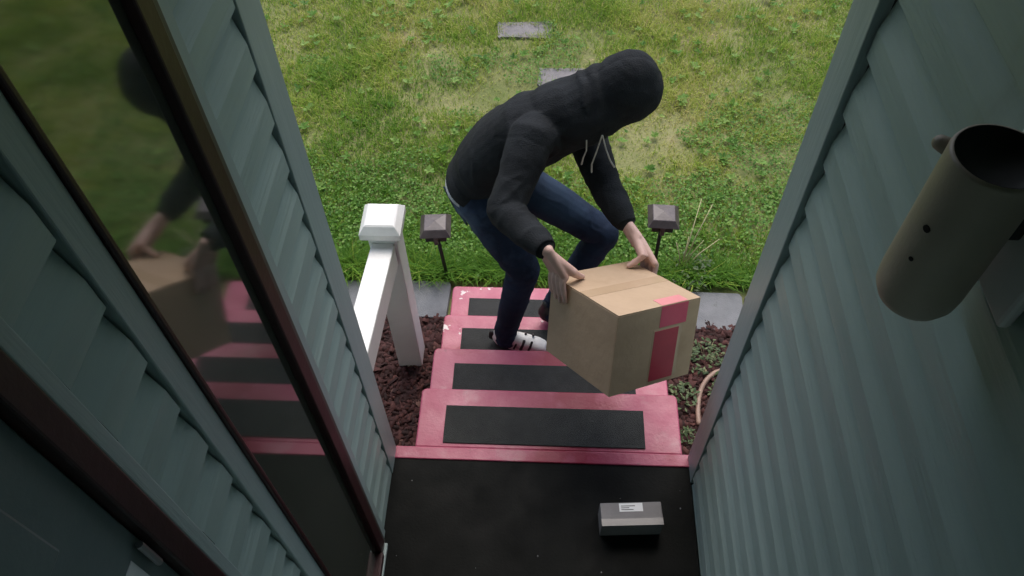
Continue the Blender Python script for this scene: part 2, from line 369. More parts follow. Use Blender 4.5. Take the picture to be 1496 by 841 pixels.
# back wall (behind the camera) and front face of the house beside the porch
bw = tag(empty('back_wall', (0, YB, 0)), 'plain teal house wall closing the porch behind the camera', 'wall')
bx('wall_panel', (XL+.001, YB-.12, .001), (XR-.001, YB, TOP-.002), 'siding', bw)
for x0, x1, lab in ((-6.0, XL-.161, 'teal house front facing the lawn left of the porch opening'), (XR+.161, 6.0, 'teal house front facing the lawn right of the porch opening')):
    fw = tag(empty('house_front', ((x0+x1)/2, Y0-.05, 0)), lab, 'wall')
    bx('wall_core', (x0, Y0-.16, -.1), (x1, Y0-.02, TOP-.001), 'sheath', fw)
    z = -.1
    while z < TOP-.05:
        z1 = min(z+P-.0005, TOP-.004)
        poly = [(0, z), (.024, z), (.022, z+.076), (.006, z+.112), (.006, z1), (0, z1)]
        a0, a1 = (x0, min(x1, XL-.125)) if x0 < 0 else (max(x0, XR+.125), x1)
        MB().prism(poly, lambda p: (a0, Y0-.0195+p[0], p[1]), lambda p: (a1, Y0-.0195+p[0], p[1])).build('siding_board', 'siding', fw)
        z += P

up_ = tag(empty('added_upper_storey', (0, Y0, TOP+.22)), 'unseen upper storey added above the porch roof to block sky light', 'wall')  # out of view; added to cut sky light from behind the roof
bx('wall_core', (-6, -3.0, TOP+.161), (6, Y0-.0305, 6.6), 'sheath', up_)
bx('fascia', (-6.0, Y0+.751, TOP-.02), (6.0, Y0+.775, TOP+.17), 'trim', up_)
z = TOP+.162
while z < 6.5:
    z1 = z+P-.0005; poly = [(0, z), (.028, z), (.0265, z+.066), (.007, z+.112), (.0045, z1), (0, z1)]
    MB().prism(poly, lambda p: (-6, Y0-.03+p[0], p[1]), lambda p: (6, Y0-.03+p[0], p[1])).build('siding_board', 'siding', up_); z += P
bx('eave', (-6.3, -3.3, 6.61), (6.3, Y0+.45, 6.75), 'ceiling', up_)

# ------------------------------------------------------------------ porch stairs
st = tag(empty('porch_stairs', (.04, Y0, 0)), 'worn pink and red painted porch steps with black grip mats', 'stairs')
bx('edge_strip', (XL+.0005, Y0-.0275, -.06), (XR-.0005, Y0+.026, .006), 'pink', st, .004)
Y1 = Y0+D1
ML, MR = -.393, .430
for i in range(4):
    ya = Y0+.0265 if i == 0 else Y1+(i-1)*RUN-.03
    yb = Y1 if i == 0 else Y1+i*RUN
    z = -i*RISE
    inset = .0 if i == 0 else .004*i
    # tread: a plate with rounded outer corners
    poly = [(SL+inset, ya), (SR-inset, ya)]
    r = .022
    for k in range(5):
        a = math.pi/2*k/4
        poly.append((SR-inset-r+r*math.cos(a), yb-r+r*math.sin(a)))
    for k in range(5):
        a = math.pi/2+math.pi/2*k/4
        poly.append((SL+inset+r+r*math.cos(a), yb-r+r*math.sin(a)))
    t = MB().prism(poly, lambda p: (p[0], p[1], z-.042), lambda p: (p[0], p[1], z)).build('tread', 'pink' if i < 2 else 'pinkchip', st, bevel=.006)
    wob = rnd.uniform(-.004, .004)
    ma = (Y0+.046 if i == 0 else ya+.045); mb = yb-.082
    mx = Matrix.Rotation(wob, 4, 'Z')
    mo = bx('grip_mat', (ML+rnd.uniform(-.004, .004), ma, z+.0015), (MR+rnd.uniform(-.004, .004), mb, z+.0055), 'grip', t, .002)
    # riser under the outer edge
    rz = -(i+1)*RISE if i < 3 else G-.05
    bx('riser', (SL+.012+inset, yb-.045, rz+.001), (SR-.012-inset, yb-.022, z-.0425), 'pink', st)
    for sx in (SL+.006+inset, SR-.032-inset):
        bx('stringer', (sx, ya+.002, G-.05), (sx+.026, yb-.0455, z-.043), 'pink', st)

# ------------------------------------------------------------------ handrail
hr = tag(empty('handrail', (-.69, 2.236, G)), 'white wooden handrail and square post with pyramid cap left of the steps', 'handrail')
PX, PY = -.690, 2.226
bx('post', (PX-.062, PY-.062, G-.1), (PX+.062, PY+.062, .385), 'white', hr, .004)
cp = MB(); z0 = .3855
def ring(h, z): return [(PX-h, PY-h, z), (PX+h, PY-h, z), (PX+h, PY+h, z), (PX-h, PY+h, z)]
vs = ring(.074, z0)+ring(.088, z0+.012)+ring(.088, z0+.045)+ring(.066, z0+.075)+ring(.058, z0+.080)
cp.add(vs, [(3, 2, 1, 0)]+[(4*j+k, 4*j+(k+1) % 4, 4*j+4+(k+1) % 4, 4*j+4+k) for j in range(4) for k in range(4)]+[(16, 17, 18, 19)])
cp.build('post_cap', 'white', hr, bevel=.002)
def rail(lo, hi, ya, yb, za, zb, name, bev=.006):
    b = MB(); poly = [(lo[0], lo[1]), (hi[0], lo[1]), (hi[0], hi[1]), (lo[0], hi[1])]
    b.prism(poly, lambda p: (p[0], ya, za+p[1]), lambda p: (p[0], yb, zb+p[1])); return b.build(name, 'white', hr, bevel=bev)
rail((PX-.050, -.14), (PX+.050, 0), PY-.0625, Y0+.03, .350, .50, 'top_rail')

# ------------------------------------------------------------------ pavers and stepping stones
def paver(name, x0, x1, y0, y1, m, z, lab, grp, cat='paver', rz=0, jag=.004):
    n = 10; b = MB(); top = []; cx, cy = (x0+x1)/2, (y0+y1)/2; hx, hy = (x1-x0)/2, (y1-y0)/2; r = .025
    for sx, sy, a0 in ((1, -1, -90), (1, 1, 0), (-1, 1, 90), (-1, -1, 180)):
        for k in range(4):
            a = R_(a0+30*k); top.append((sx*(hx-r)+r*math.cos(a)+rnd.uniform(-jag, jag), sy*(hy-r)+r*math.sin(a)+rnd.uniform(-jag, jag)))
    mx = Matrix.Translation((cx, cy, 0)) @ Matrix.Rotation(rz, 4, 'Z')
    b.prism(top, lambda p: mx @ Vector((p[0], p[1], z-.07)), lambda p: mx @ Vector((p[0], p[1], z)))
    return tag(b.build(name, m, bevel=.005), lab, cat, grp)
g1 = 'grey pavers edging the mulch bed'
paver('edging_paver', -.935, -.525, 2.485, 2.735, 'paver', G+.022, 'grey concrete paver touching the left side of the bottom step', g1, rz=R_(-1))
paver('edging_paver', -1.365, -.950, 2.480, 2.730, 'paver', G+.016, 'grey concrete paver behind the white post, left of another paver', g1, rz=R_(1))
paver('edging_paver', .715, 1.118, 2.445, 2.700, 'paver', G+.024, 'grey concrete paver just right of the big cardboard box', g1, rz=R_(-1.5))
paver('edging_paver', 1.145, 1.55, 2.45, 2.70, 'paver', G+.012, 'grey concrete paver behind the right corner board', g1, rz=R_(1))
g2 = 'stepping stones in the lawn'
paver('stepping_stone', -.385, .025, 5.075, 5.275, 'stone', G-.002, 'flat grey stepping stone farthest up the lawn, bare grass around it', g2, 'stepping stone', jag=.012)
paver('stepping_stone', -.06, .34, 4.52, 4.72, 'stone', G-.002, 'flat grey stepping stone half hidden behind the black hood', g2, 'stepping stone', jag=.012)

# ------------------------------------------------------------------ path lights
def path_light(x, y, ztop, lean, rz, lab):
    e = tag(empty('path_light', (x, y, G)), lab, 'garden light', 'small solar path lights beside the steps')
    q = Matrix.Translation((x+lean[0], y+lean[1], 0)) @ Matrix.Rotation(rz, 4, 'Z')
    h = .084; zb = ztop-.048
    v = [q @ Vector(p) for p in ((-h, -h, zb), (h, -h, zb), (h, h, zb), (-h, h, zb), (-.058, -.058, ztop-.012), (.058, -.058, ztop-.012), (.058, .058, ztop-.012), (-.058, .058, ztop-.012),
                                 (-h+.010, -h+.010, zb-.004), (h-.010, -h+.010, zb-.004), (h-.010, h-.010, zb-.004), (-h+.010, h-.010, zb-.004), (0, 0, ztop))]
    MB().add(v, [(0, 1, 5, 4), (1, 2, 6, 5), (2, 3, 7, 6), (3, 0, 4, 7), (4, 5, 12), (5, 6, 12), (6, 7, 12), (7, 4, 12), (1, 0, 8, 9), (2, 1, 9, 10), (3, 2, 10, 11), (0, 3, 11, 8), (11, 10, 9, 8)]).build('lamp_cap', 'brown', e, bevel=.003)
    MB().box((-.056, -.056, zb-.060), (.056, .056, zb-.0045), q).build('lantern', 'stake', e, bevel=.003)
    for sx, sy in ((0, -1), (0, 1), (1, 0), (-1, 0)):
        bx('lantern_rib', (sx*.063-.011, sy*.063-.011, zb-.068), (sx*.063+.011, sy*.063+.011, zb-.0045), 'brown', e, .002, mx=q)
    MB().tube([(x+lean[0], y+lean[1], zb-.0605), (x, y, G-.08)], .0105, 8).build('stake', 'stake', e, smooth=True)
    return e
path_light(-.545, 2.775, -.195, (-.035, .01), R_(4), 'brown square capped path light on a stake, between white post and steps')
path_light(.640, 2.850, -.155, (-.005, 0), R_(-3), 'brown square capped path light on a stake, right of the stooping person')

# ------------------------------------------------------------------ wall lamp on the right wall
LX, LY = .522, .684
wl = tag(empty('wall_lamp', (XR, LY, 2.15)), 'dull bronze cylinder wall lamp on the right siding, open dark top', 'lamp')
n = 40; prof = [(.055, 2.300), (.057, 2.295), (.057, 2.075), (.055, 2.052), (.048, 2.036), (.034, 2.027), (.0, 2.025)]
b = MB(); vs = []
inner = [(.0, 2.13), (.050, 2.15), (.052, 2.300)]
pr = inner+prof
for (r, z) in pr:
    for k in range(n):
        a = 2*math.pi*k/n; vs.append((LX+r*math.cos(a), LY+r*math.sin(a), z))
b.add(vs, [(j*n+k, j*n+(k+1) % n, (j+1)*n+(k+1) % n, (j+1)*n+k) for j in range(2, len(pr)-1) for k in range(n)])
b.build('lamp_shell', 'lampshell', wl, smooth=True)
b2 = MB(); b2.add([(LX+r*math.cos(2*math.pi*k/n), LY+r*math.sin(2*math.pi*k/n), z) for (r, z) in ((.0001, 2.280), (.030, 2.282), (.050, 2.292), (.0524, 2.3005)) for k in range(n)],
                  [(j*n+k, j*n+(k+1) % n, (j+1)*n+(k+1) % n, (j+1)*n+k) for j in range(3) for k in range(n)])
b2.build('lamp_lens', 'lampdark', wl, smooth=True)
bx('lamp_arm', (LX+.045, LY-.030, 2.185), (XR-.014, LY+.030, 2.262), 'lampdark', wl, .006)
bx('mounting_block', (XR-.026, .592, 2.085), (XR-.008, .765, 2.300), 'block', wl, .006)
for a, z in ((R_(205), 2.20), (R_(208), 2.145)):
    d = Vector((math.cos(a), math.sin(a), 0)); p0 = Vector((LX, LY, z))+d*.0535
    MB().tube([p0, p0+d*.0045], .0055 if z > 2.18 else .0035, 10).build('screw', 'screw', wl)
ps = Vector((LX-.040, LY+.042, 2.275))
MB().tube([ps, ps+Vector((-.006, .006, 0))], [.011, .010], 12, dome=True).build('knob', 'lampshell', wl, smooth=True)

# ------------------------------------------------------------------ small parcel on the porch floor
pm = Matrix.Translation((.350, 1.096, 0)) @ Matrix.Rotation(R_(3.5), 4, 'Z')
sp = tag(MB().box((-.115, -.044, .002), (.112, .042, .112), pm).build('parcel', 'parcel', bevel=.004), 'small grey parcel box with white label on the black porch floor', 'parcel')
bx('shipping_label', (-.045, .006, .1122), (.042, .038, .1130), 'label', sp, mx=pm)
for k in range(3):
    bx('print_line', (-.038, .012+k*.007, .1131), (-.038+(.045, .03, .052)[k], .0145+k*.007, .1133), 'sheath', sp, mx=pm)
bx('tape_strip', (-.1145, -.046, .1121), (.1115, -.020, .1125), 'tapegrey', sp, mx=pm)

# ------------------------------------------------------------------ big cardboard box held in the air
BS = .8415
BN = Vector((0, 0, H))+BS*(Vector((.300, 1.765, .419))-Vector((0, 0, H)))
ba, be, bz = Vector((.822, .468, -.323)).normalized(), Vector((-.566, .726, -.389)), Vector((.052, .503, .863))
be = (be-ba*be.dot(ba)).normalized(); bz = ba.cross(be).normalized()
BA, BE, BH = .440*BS, .455*BS, .365*BS
bm_ = Matrix((ba, be, bz)).transposed().to_4x4(); bm_.translation = BN
cb = tag(empty('cardboard_box', BN-bz*BH+ba*BA/2+be*BE/2), 'large brown cardboard box with red printed label gripped by the hooded person', 'box')
T = .005
bx('bottom_panel', (T, T, -BH), (BA-T, BE-T, -BH+T), 'card', cb, mx=bm_)
bx('side_panel', (0, 0, -BH), (BA, T, -T-.0006), 'card', cb, .0012, mx=bm_)
bx('side_panel', (0, BE-T, -BH), (BA, BE, -T-.0006), 'card', cb, .0012, mx=bm_)
bx('side_panel', (0, T+.0002, -BH), (T, BE-T-.0002, -T-.0006), 'card', cb, .0012, mx=bm_)
bx('side_panel', (BA-T, T+.0002, -BH), (BA, BE-T-.0002, -T-.0006), 'card', cb, .0012, mx=bm_)
bx('top_flap', (.0005, .0005, -T), (BA-.0005, BE/2-.001, 0), 'card', cb, .0012, mx=bm_)
bx('top_flap', (.0005, BE/2+.001, -T), (BA-.0005, BE-.0005, -.0004), 'card', cb, .0012, mx=bm_)
bx('packing_tape', (.001, BE/2-.026, .0001), (BA-.001, BE/2+.026, .0008), 'tape', cb, mx=bm_)
# printed label: band on the top edge, dark square below, pale corner on the flap
bx('label_band', (.225*BS, -.0008, -.098*BS), (.372*BS, -.0001, -.004), 'pinklab', cb, mx=bm_)
bx('label_border', (.196*BS, -.0008, -.345*BS), (.352*BS, -.0001, -.104*BS), 'tape', cb, mx=bm_)
bx('label_square', (.204*BS, -.0016, -.345*BS), (.336*BS, -.0009, -.112*BS), 'redlab', cb, mx=bm_)
bx('label_corner', (.228*BS, .002, .0002), (.370*BS, .060*BS, .0010), 'salmon', cb, mx=bm_)

# ------------------------------------------------------------------ person
def solid(mb, voxel, smooth_it, name, m, parent, disp=None, smooth_shade=True, cut=None):
    """union of overlapping closed pieces -> ONE continuous surface"""
    me = mb.mesh(name+'_src'); tmp = bpy.data.objects.new(name+'_src', me); col.objects.link(tmp)
    r = tmp.modifiers.new('r', 'REMESH'); r.mode = 'VOXEL'; r.voxel_size = voxel; r.adaptivity = 0
    s = tmp.modifiers.new('s', 'SMOOTH'); s.iterations = smooth_it; s.factor = .5
    dg = bpy.context.evaluated_depsgraph_get(); dg.update()
    out = bpy.data.meshes.new_from_object(tmp.evaluated_get(dg)); out.name = name
    bpy.data.objects.remove(tmp); bpy.data.meshes.remove(me)
    if disp:
        nv = len(out.vertices); co = np.empty(nv*3, np.float32); no = np.empty(nv*3, np.float32)
        out.vertices.foreach_get('co', co); out.vertices.foreach_get('normal', no)
        co = co.reshape(-1, 3); no = no.reshape(-1, 3)
        d = np.array([disp(Vector(p)) for p in co.tolist()], np.float32)
        out.vertices.foreach_set('co', (co+no*d[:, None]).ravel())
        out.update()
    if cut:
        bm2 = bmesh.new(); bm2.from_mesh(out); bmesh.ops.delete(bm2, geom=[v for v in bm2.verts if cut(v.co)], context='VERTS'); bm2.to_mesh(out); bm2.free()
    out.materials.clear(); out.materials.append(mt[m])
    out.polygons.foreach_set('use_smooth', [smooth_shade]*len(out.polygons))
    o = bpy.data.objects.new(name, out); col.objects.link(o)
    if parent: o.parent = parent; o.matrix_parent_inverse = pinv(parent)
    return o
V = Vector
hipR, kneR, ankR = V((-.275, 2.265, .545)), V((-.085, 2.150, .215)), V((-.172, 2.118, -.235))
hipL, kneL, ankL = V((-.215, 2.445, .535)), V((.275, 2.375, .205)), V((.055, 2.265, -.215))
shR, elR, wrR = V((-.050, 2.185, .945)), V((-.140, 1.960, .800)), V((.008, 1.752, .832))
shL, elL, wrL = V((.155, 2.480, .760)), V((.218, 2.235, .715)), V((.316, 2.035, .655))
neck = V((.085, 2.315, .945)); head = V((.292, 2.330, 1.055))
fdir = V((.50, .10, -.86)).normalized()                        # the way the face looks
hup = (V((1, 0, .4))-fdir*V((1, 0, .4)).dot(fdir)).normalized()  # towards the crown
hside = fdir.cross(hup).normalized()
HAX = Matrix((hside, fdir, hup)).transposed()
TZ = -2*RISE                                                    # tread under the feet
ps_ = empty('person', (-.06, 2.15, TZ))
body = MB()
body.tube([V((-.27, 2.355, .53)), V((-.20, 2.35, .68)), V((-.05, 2.33, .85)), neck], [(.13, .09), (.12, .08), (.15, .09), (.06, .06)], 16, dome=True, side=V((.4, .85, -.3)))
body.tube([neck, V((.19, 2.322, 1.01)), head], .055, 12, dome=True)
body.ball(head, (.074, .092, .105), HAX, 20, 14)                                     # skull
body.ball(head+fdir*.055-hup*.055, (.052, .045, .05), HAX)                           # jaw
body.tube([head+fdir*.088+hup*.012, head+fdir*.108-hup*.022], [.009, .014], 8, dome=True)      # nose
body.tube([head+fdir*.078+hside*.036+hup*.03, head+fdir*.088+hup*.026, head+fdir*.078-hside*.036+hup*.03], .011, 8, dome=True)  # brow
body.tube([head+fdir*.086-hup*.055+hside*.022, head+fdir*.096-hup*.053, head+fdir*.086-hup*.055-hside*.022], .008, 8, dome=True)  # mouth
for sg in (1, -1):
    body.ball(head+hside*.075*sg-fdir*.004, (.010, .020, .032), HAX)                 # ears
def limb(mb, pts, rad, n=14): mb.tube(pts, rad, n, dome=True)
for sh, el, wr in ((shR, elR, wrR), (shL, elL, wrL)):
    limb(body, [sh, sh.lerp(el, .5), el], [.052, .047, .041]); limb(body, [el, el.lerp(wr, .35), wr], [.041, .040, .027])
for hp, kn, an in ((hipR, kneR, ankR), (hipL, kneL, ankL)):
    limb(body, [hp, hp.lerp(kn, .5), kn], [.078, .068, .052]); limb(body, [kn, kn.lerp(an, .35), an], [.050, .052, .036])
    limb(body, [an, V((an.x+.05, an.y, TZ+.042)), V((an.x+.13, an.y-.01, TZ+.030))], [.034, .024, .016])
def hand(mb, wrist, edge0, edir, out, up, ts, thumb, sw):
    """four fingers bent over a box edge (out = face normal outward, up = box up), a thumb on the top face"""
    K = []; B_ = 1.2
    leng = (.066, .074, .069, .054)
    for i, t in enumerate(ts):
        base = edge0+edir*t
        k = base+out*(.016+.002*(i % 2))+up*(.036 if i in (1, 2) else .029)
        p1 = base+out*.024+up*(.004-.003*i)
        d = leng[i]
        p2 = base+out*.0155-up*(.030+d*.12)+edir*.002*(1.5-i)
        p3 = base+out*.0092-up*(d*.95)+edir*.003*(1.5-i)
        mb.tube([k, k.lerp(p1, .55)+out*.004+up*.004, p1, p2, p3], [.0115*B_, .0105*B_, .0098*B_, .0088*B_, .0074*B_], 10, dome=True)
        K.append(k)
    mid = (K[1]+K[2])/2; a = (mid-wrist)
    for i, k in enumerate(K):                          # palm: one ray per finger, fanned from the wrist
        w0 = wrist+edir*(.016-.0105*i)
        mb.tube([w0, w0.lerp(k, .5)+(out+up)*.003, k], [(.021, .018), (.020, .017), (.0145, .0140)], 10, dome=True)
    mb.tube([wrist, wrist.lerp(mid, .5)], [(.030, .023), (.040, .021)], 12, dome=True, side=edir)
    c0 = wrist.lerp(mid, .25)+edir*.018
    mb.tube([c0]+thumb, [.021, .0175, .0135, .0105], 10, dome=True)
# right hand grips the left edge at corner L; left hand grips the far right edge at corner F
BL_ = BN+be*BE; BF_ = BN+be*BE+ba*BA; ed = -be
hand(body, wrR, BL_, ed, -ba, bz, (.098, .073, .049, .027), [BL_+ed*.098+ba*.018+bz*.045, BL_+ed*.085+ba*.052+bz*.022, BL_+ed*.075+ba*.080+bz*.0095], 1)
hand(body, wrL, BF_, ed, ba, bz, (.115, .090, .066, .044), [BF_+ed*.085-ba*.020+bz*.050, BF_+ed*.070-ba*.042+bz*.026, BF_+ed*.060-ba*.060+bz*.0095], -1)
bd = solid(body, .0036, 4, 'body', 'skin', ps_)
for sg in (1, -1):
    MB().ball(head+fdir*.080+hside*.032*sg+hup*.012, .0125, n=12, m=8).build('eye', 'eyew', ps_, smooth=True)
hm = MB().ball(head-fdir*.012+hup*.016, (.082, .092, .104), HAX, 20, 14)
hm.f = [q for q in hm.f if (sum((V(hm.v[i]) for i in q), V())/len(q)-head).dot(fdir) < .050]
hm.build('hair', 'hair', ps_, smooth=True)

def seg_dist(p, a, b):
    ab = b-a; t = max(0, min(1, (p-a).dot(ab)/ab.length_squared)); return (p-a-ab*t).length, t
def folds(p, f, seed): 
    q = p*f+V((seed, seed*1.7, 0)); q += .5*noise.noise_vector(p*4+V((seed, 0, 0)))
    return 1-2*abs(noise.noise(q))
def crease(p, ax, fa, fc, seed, wd=.22):
    '''irregular creases running across the direction ax'''
    t = p.dot(ax); q = (p-ax*t)*fc+ax*(t*fa)+V((seed, -seed*.7, seed*.3))
    q += .55*noise.noise_vector(p*7+V((seed, 0, 0)))
    n = noise.noise(q); return max(0, 1-abs(n)/wd)-.35
# hoodie
hd = MB()
hd.tube([V((-.284, 2.363, .582)), V((-.245, 2.36, .655)), V((-.155, 2.35, .760)), V((-.040, 2.335, .862)), V((.065, 2.32, .925))],
        [(.166, .116), (.170, .128), (.182, .143), (.195, .150), (.135, .120)], 28, dome=False,
        side=[V((.2, .97, -.05)), V((.25, .95, -.12)), V((.38, .85, -.28)), V((.52, .72, -.44)), V((.52, .72, -.44))])
hd.tube([V((.03, 2.32, .915)), V((.12, 2.318, .965)), V((.20, 2.32, 1.00))], [.140, .135, .122], 20, dome=True)
for sh, el, wr, g in ((shR, elR, wrR, 1), (shL, elL, wrL, -1)):
    inn = sh.lerp(V((.02, 2.32, .88)), .35)
    limb(hd, [inn, sh, sh.lerp(el, .5), el], [.100, .086, .072, .062], 20)
    cuff = wr.lerp(el, .10)
    limb(hd, [el, el.lerp(cuff, .5)+V((0, 0, -.006)), cuff.lerp(el, .12), cuff], [.062, .057, .050, .043], 20)
hc = head+V((0, 0, .004))-fdir*.004
hd.ball(hc, (.116, .135, .132), HAX, 28, 18)
hd.ball(hc+hup*.030-fdir*.045, (.095, .095, .105), HAX, 24, 14)
hd.ball(hc-hup*.05+fdir*.02, (.112, .115, .112), HAX, 24, 14)
hd.tube([hc-hup*.09-fdir*.02, V((.12, 2.318, .975))], [.112, .128], 20, dome=True)
def hood_cut(p):
    q = p-hc; y = q.dot(fdir); return y > .088 and q.dot(hup) > -.105
def hoodie_disp(p):
    q = p-hc; hl = q.length
    if hl < .19:                                     # the hood: soft vertical folds, a seam over the crown, creases at the neck
        sx = q.dot(hside); nk = max(0, min(1, (-q.dot(hup)+.02)/.14))
        d = .0035*folds(p, 6, 21)+.0025*folds(p, 15, 2)-.0022*math.exp(-(sx/.006)**2)
        d += nk*.0045*math.sin((q.dot(hup)*.9+q.dot(fdir)*.5)*95+4*noise.noise(p*9))
        return d
    d = .006*noise.noise(p*4.5+V((3, 0, 0)))+.005*folds(p, 3.6, 3)+.0016*folds(p, 14, 8)
    d += .0045*crease(p, V((.62, -.25, .74)), 9, 3.2, 17)*max(.15, min(1, 1.6*noise.noise(p*3.3+V((9, 2, 1)))+.6))
    for sh, el, wr in ((shR, elR, wrR), (shL, elL, wrL)):
        a, t = seg_dist(p, el, wr.lerp(el, .2))
        if a < .12: d += .0045*crease(p, (wr-el+V((.0, .0, .22))).normalized(), 13, 6, 3)*(.5+1.1*abs(noise.noise(p*5+V((4, 0, 0)))))
        b_, t_ = seg_dist(p, sh, el)
        if b_ < .12 and .1 < t_ < 1: d += .0040*crease(p, ((el-sh).normalized()+V((.8, .3, .3))).normalized(), 11, 4.5, 9)
        a2 = (p-el).length
        if a2 < .13: d += .005*(1-a2/.13)*folds(p, 16, 5)
        a3 = (p-sh).length
        if a3 < .17: d += .006*(1-a3/.17)*folds(p, 10, 15)
        ax_ = (el-sh).normalized(); u_ = (p-sh).dot(ax_)
        if a3 < .15: d -= .0018*math.exp(-((u_-.030)/.006)**2)
    return d
hoodie = solid(hd, .0062, 3, 'hoodie', 'hoodie', ps_, hoodie_disp, cut=hood_cut)
sm = hoodie.modifiers.new('thick', 'SOLIDIFY'); sm.thickness = .006; sm.offset = -1
wb = MB(); nn = 120; vs = []
for c, g in ((V((-.276, 2.363, .597)), 1.0), (V((-.284, 2.363, .582)), 1.035), (V((-.301, 2.363, .550)), 1.03), (V((-.304, 2.363, .543)), .98), (V((-.298, 2.363, .550)), .92)):
    t_ = V((.045, -.005, .09)).normalized(); u = V((.2, .97, -.05)); u = (u-t_*u.dot(t_)).normalized(); v = t_.cross(u)
    for k in range(nn):
        a = 2*math.pi*k/nn; q = g*(1+(.010 if k % 2 else 0)); vs.append(c+u*math.cos(a)*.166*q+v*math.sin(a)*.116*q)
wb.add(vs, [(j*nn+k, (j+1)*nn+k, (j+1)*nn+(k+1) % nn, j*nn+(k+1) % nn) for j in range(4) for k in range(nn)]); wb.build('waistband', 'hoodie', hoodie, smooth=True)
# ribbed cuffs
for el, wr in ((elR, wrR), (elL, wrL)):
    c0 = wr.lerp(el, .14); c1 = wr.lerp(el, -.02); m_ = MB(); nn = 48
    ax = (c1-c0).normalized(); u = ax.orthogonal().normalized(); v = ax.cross(u); vs = []
    for j, (c, r) in enumerate(((c0, .041), (c0.lerp(c1, .3), .043), (c0.lerp(c1, .8), .040), (c1, .037), (c1-ax*.01, .030))):
        for k in range(nn):
            a = 2*math.pi*k/nn; rr = r+(.0016 if k % 2 else 0); vs.append(c+u*math.cos(a)*rr+v*math.sin(a)*rr)
    m_.add(vs, [(j*nn+k, j*nn+(k+1) % nn, (j+1)*nn+(k+1) % nn, (j+1)*nn+k) for j in range(4) for k in range(nn)]); m_.build('cuff', 'hoodie', hoodie, smooth=True)
for pts in ([(.150, 2.185, .940), (.152, 2.180, .895), (.142, 2.178, .860), (.138, 2.180, .825)],
            [(.205, 2.185, .965), (.190, 2.180, .890), (.176, 2.175, .830), (.178, 2.175, .790)],
            [(.207, 2.185, .965), (.225, 2.182, .900), (.245, 2.180, .845), (.262, 2.178, .815)]):
    MB().tube(pts, [.0028, .0028, .003, .0036], 8, dome=True).build('drawstring', 'string', hoodie, smooth=True)
# jeans
jn = MB()
jn.tube([V((-.272, 2.362, .610)), V((-.288, 2.361, .545)), V((-.280, 2.36, .50)), V((-.240, 2.355, .45))], [(.148, .100), (.158, .113), (.162, .118), (.15, .105)], 26, dome=True, side=V((.2, .97, -.05)))
for hp, kn, an in ((hipR, kneR, ankR), (hipL, kneL, ankL)):
    limb(jn, [hp+V((.012, 0, -.02)), hp.lerp(kn, .5), kn], [.104, .092, .072], 20)
    cf = an+V((.004, 0, -.055))
    limb(jn, [kn, kn.lerp(an, .3), an, cf], [.071, .068, .054, .056], 20)
def jeans_disp(p):
    d = .0022*folds(p, 7, 31)+.002*crease(p, V((.3, .2, .9)), 12, 6, 8)
    for hp, kn, an in ((hipR, kneR, ankR), (hipL, kneL, ankL)):
        a = (p-kn).length
        if a < .19: d += .008*(1-a/.19)*crease(p, (hp-an).normalized(), 17, 6, 5)
        a = (p-an).length
        if a < .16: d += .006*(1-a/.16)*crease(p, V((0, 0, 1)), 26, 7, 2)
        a = (p-hp).length
        if a < .22: d += .007*(1-a/.22)*crease(p, (kn-hp).normalized(), 13, 5, 7)
    return d
jeans = solid(jn, .006, 3, 'jeans', 'jeans', ps_, jeans_disp)
bx('back_pocket', (-.075, -.004, -.075), (.065, .004, .065), 'jeans', jeans, .004, mx=Matrix.Translation((-.375, 2.275, .475)) @ Matrix.Rotation(R_(-58), 4, 'Z') @ Matrix.Rotation(R_(14), 4, 'X'))
for q in ((-.292, 2.172, .497), (-.284, 2.168, .474)):
    MB().ball(q, (.009, .006, .012), n=8, m=6).build('rivet', 'shirt', jeans, smooth=True)
# shirt hem showing at the back of the waist
for q, rr in (((-.368, 2.262, .545), (.014, .008, .034)), ((-.352, 2.236, .520), (.010, .006, .022))):
    MB().ball(q, rr, Matrix.Rotation(R_(-52), 3, 'Z'), 10, 7).build('faded_patch', 'fade', jeans, smooth=True)
sh_ = MB(); sh_.tube([V((-.290, 2.363, .560)), V((-.303, 2.363, .522))], [(.160, .114), (.164, .120)], 28, cap=False, side=V((.2, .97, -.05)))
sh_.build('shirt_hem', 'shirt', ps_, smooth=True)
# shoes
def shoe(heel, toe, lab, up_m, sole_m, tilt=0):
    heel, toe = V(heel), V(toe); d = (toe-heel); L = d.length; d.normalize(); s = V((0, 0, 1)).cross(d).normalized(); u = d.cross(s)
    def at(t, h, w=0): return heel+d*L*t+u*h+s*w
    so = MB(); vs = []; N_ = 26
    for h, g in ((0, .97), (.008, 1.0), (.024, 1.0), (.027, .96)):
        for k in range(N_):
            a = 2*math.pi*k/N_; t = .5-.5*math.cos(a); wd = (.034+.014*math.sin(math.pi*min(1, t*.9+.1)))*math.sin(a)
            vs.append(at(.5+(t-.5)*g, h, math.copysign(abs(math.sin(a))**.6, math.sin(a))*(.033+.013*t-.006*t*t*t)*g))
    so.add(vs, [(j*N_+k, j*N_+(k+1) % N_, (j+1)*N_+(k+1) % N_, (j+1)*N_+k) for j in range(3) for k in range(N_)]+[tuple(range(N_))[::-1], tuple(range(3*N_, 4*N_))])
    upm = MB()
    upm.tube([at(.08, .045), at(.3, .05), at(.55, .042), at(.80, .032), at(.90, .028)], [(.034, .04), (.036, .045), (.042, .034), (.041, .024), (.034, .018)], 18, dome=True, side=s)
    upm.tube([at(.10, .05), at(.16, .105)], [(.035, .036), (.036, .042)], 16, dome=True, side=s)
    o = solid(upm, .005, 3, 'shoe', up_m, ps_); o['label'] = lab
    so.build('sole', sole_m, o, smooth=False)
    return o, at
s1, at = shoe((-.228, 2.125, TZ+.0062), (.040, 2.080, TZ+.0062), 'black and white sneaker on the right foot', 'shoewhite', 'shoewhite')
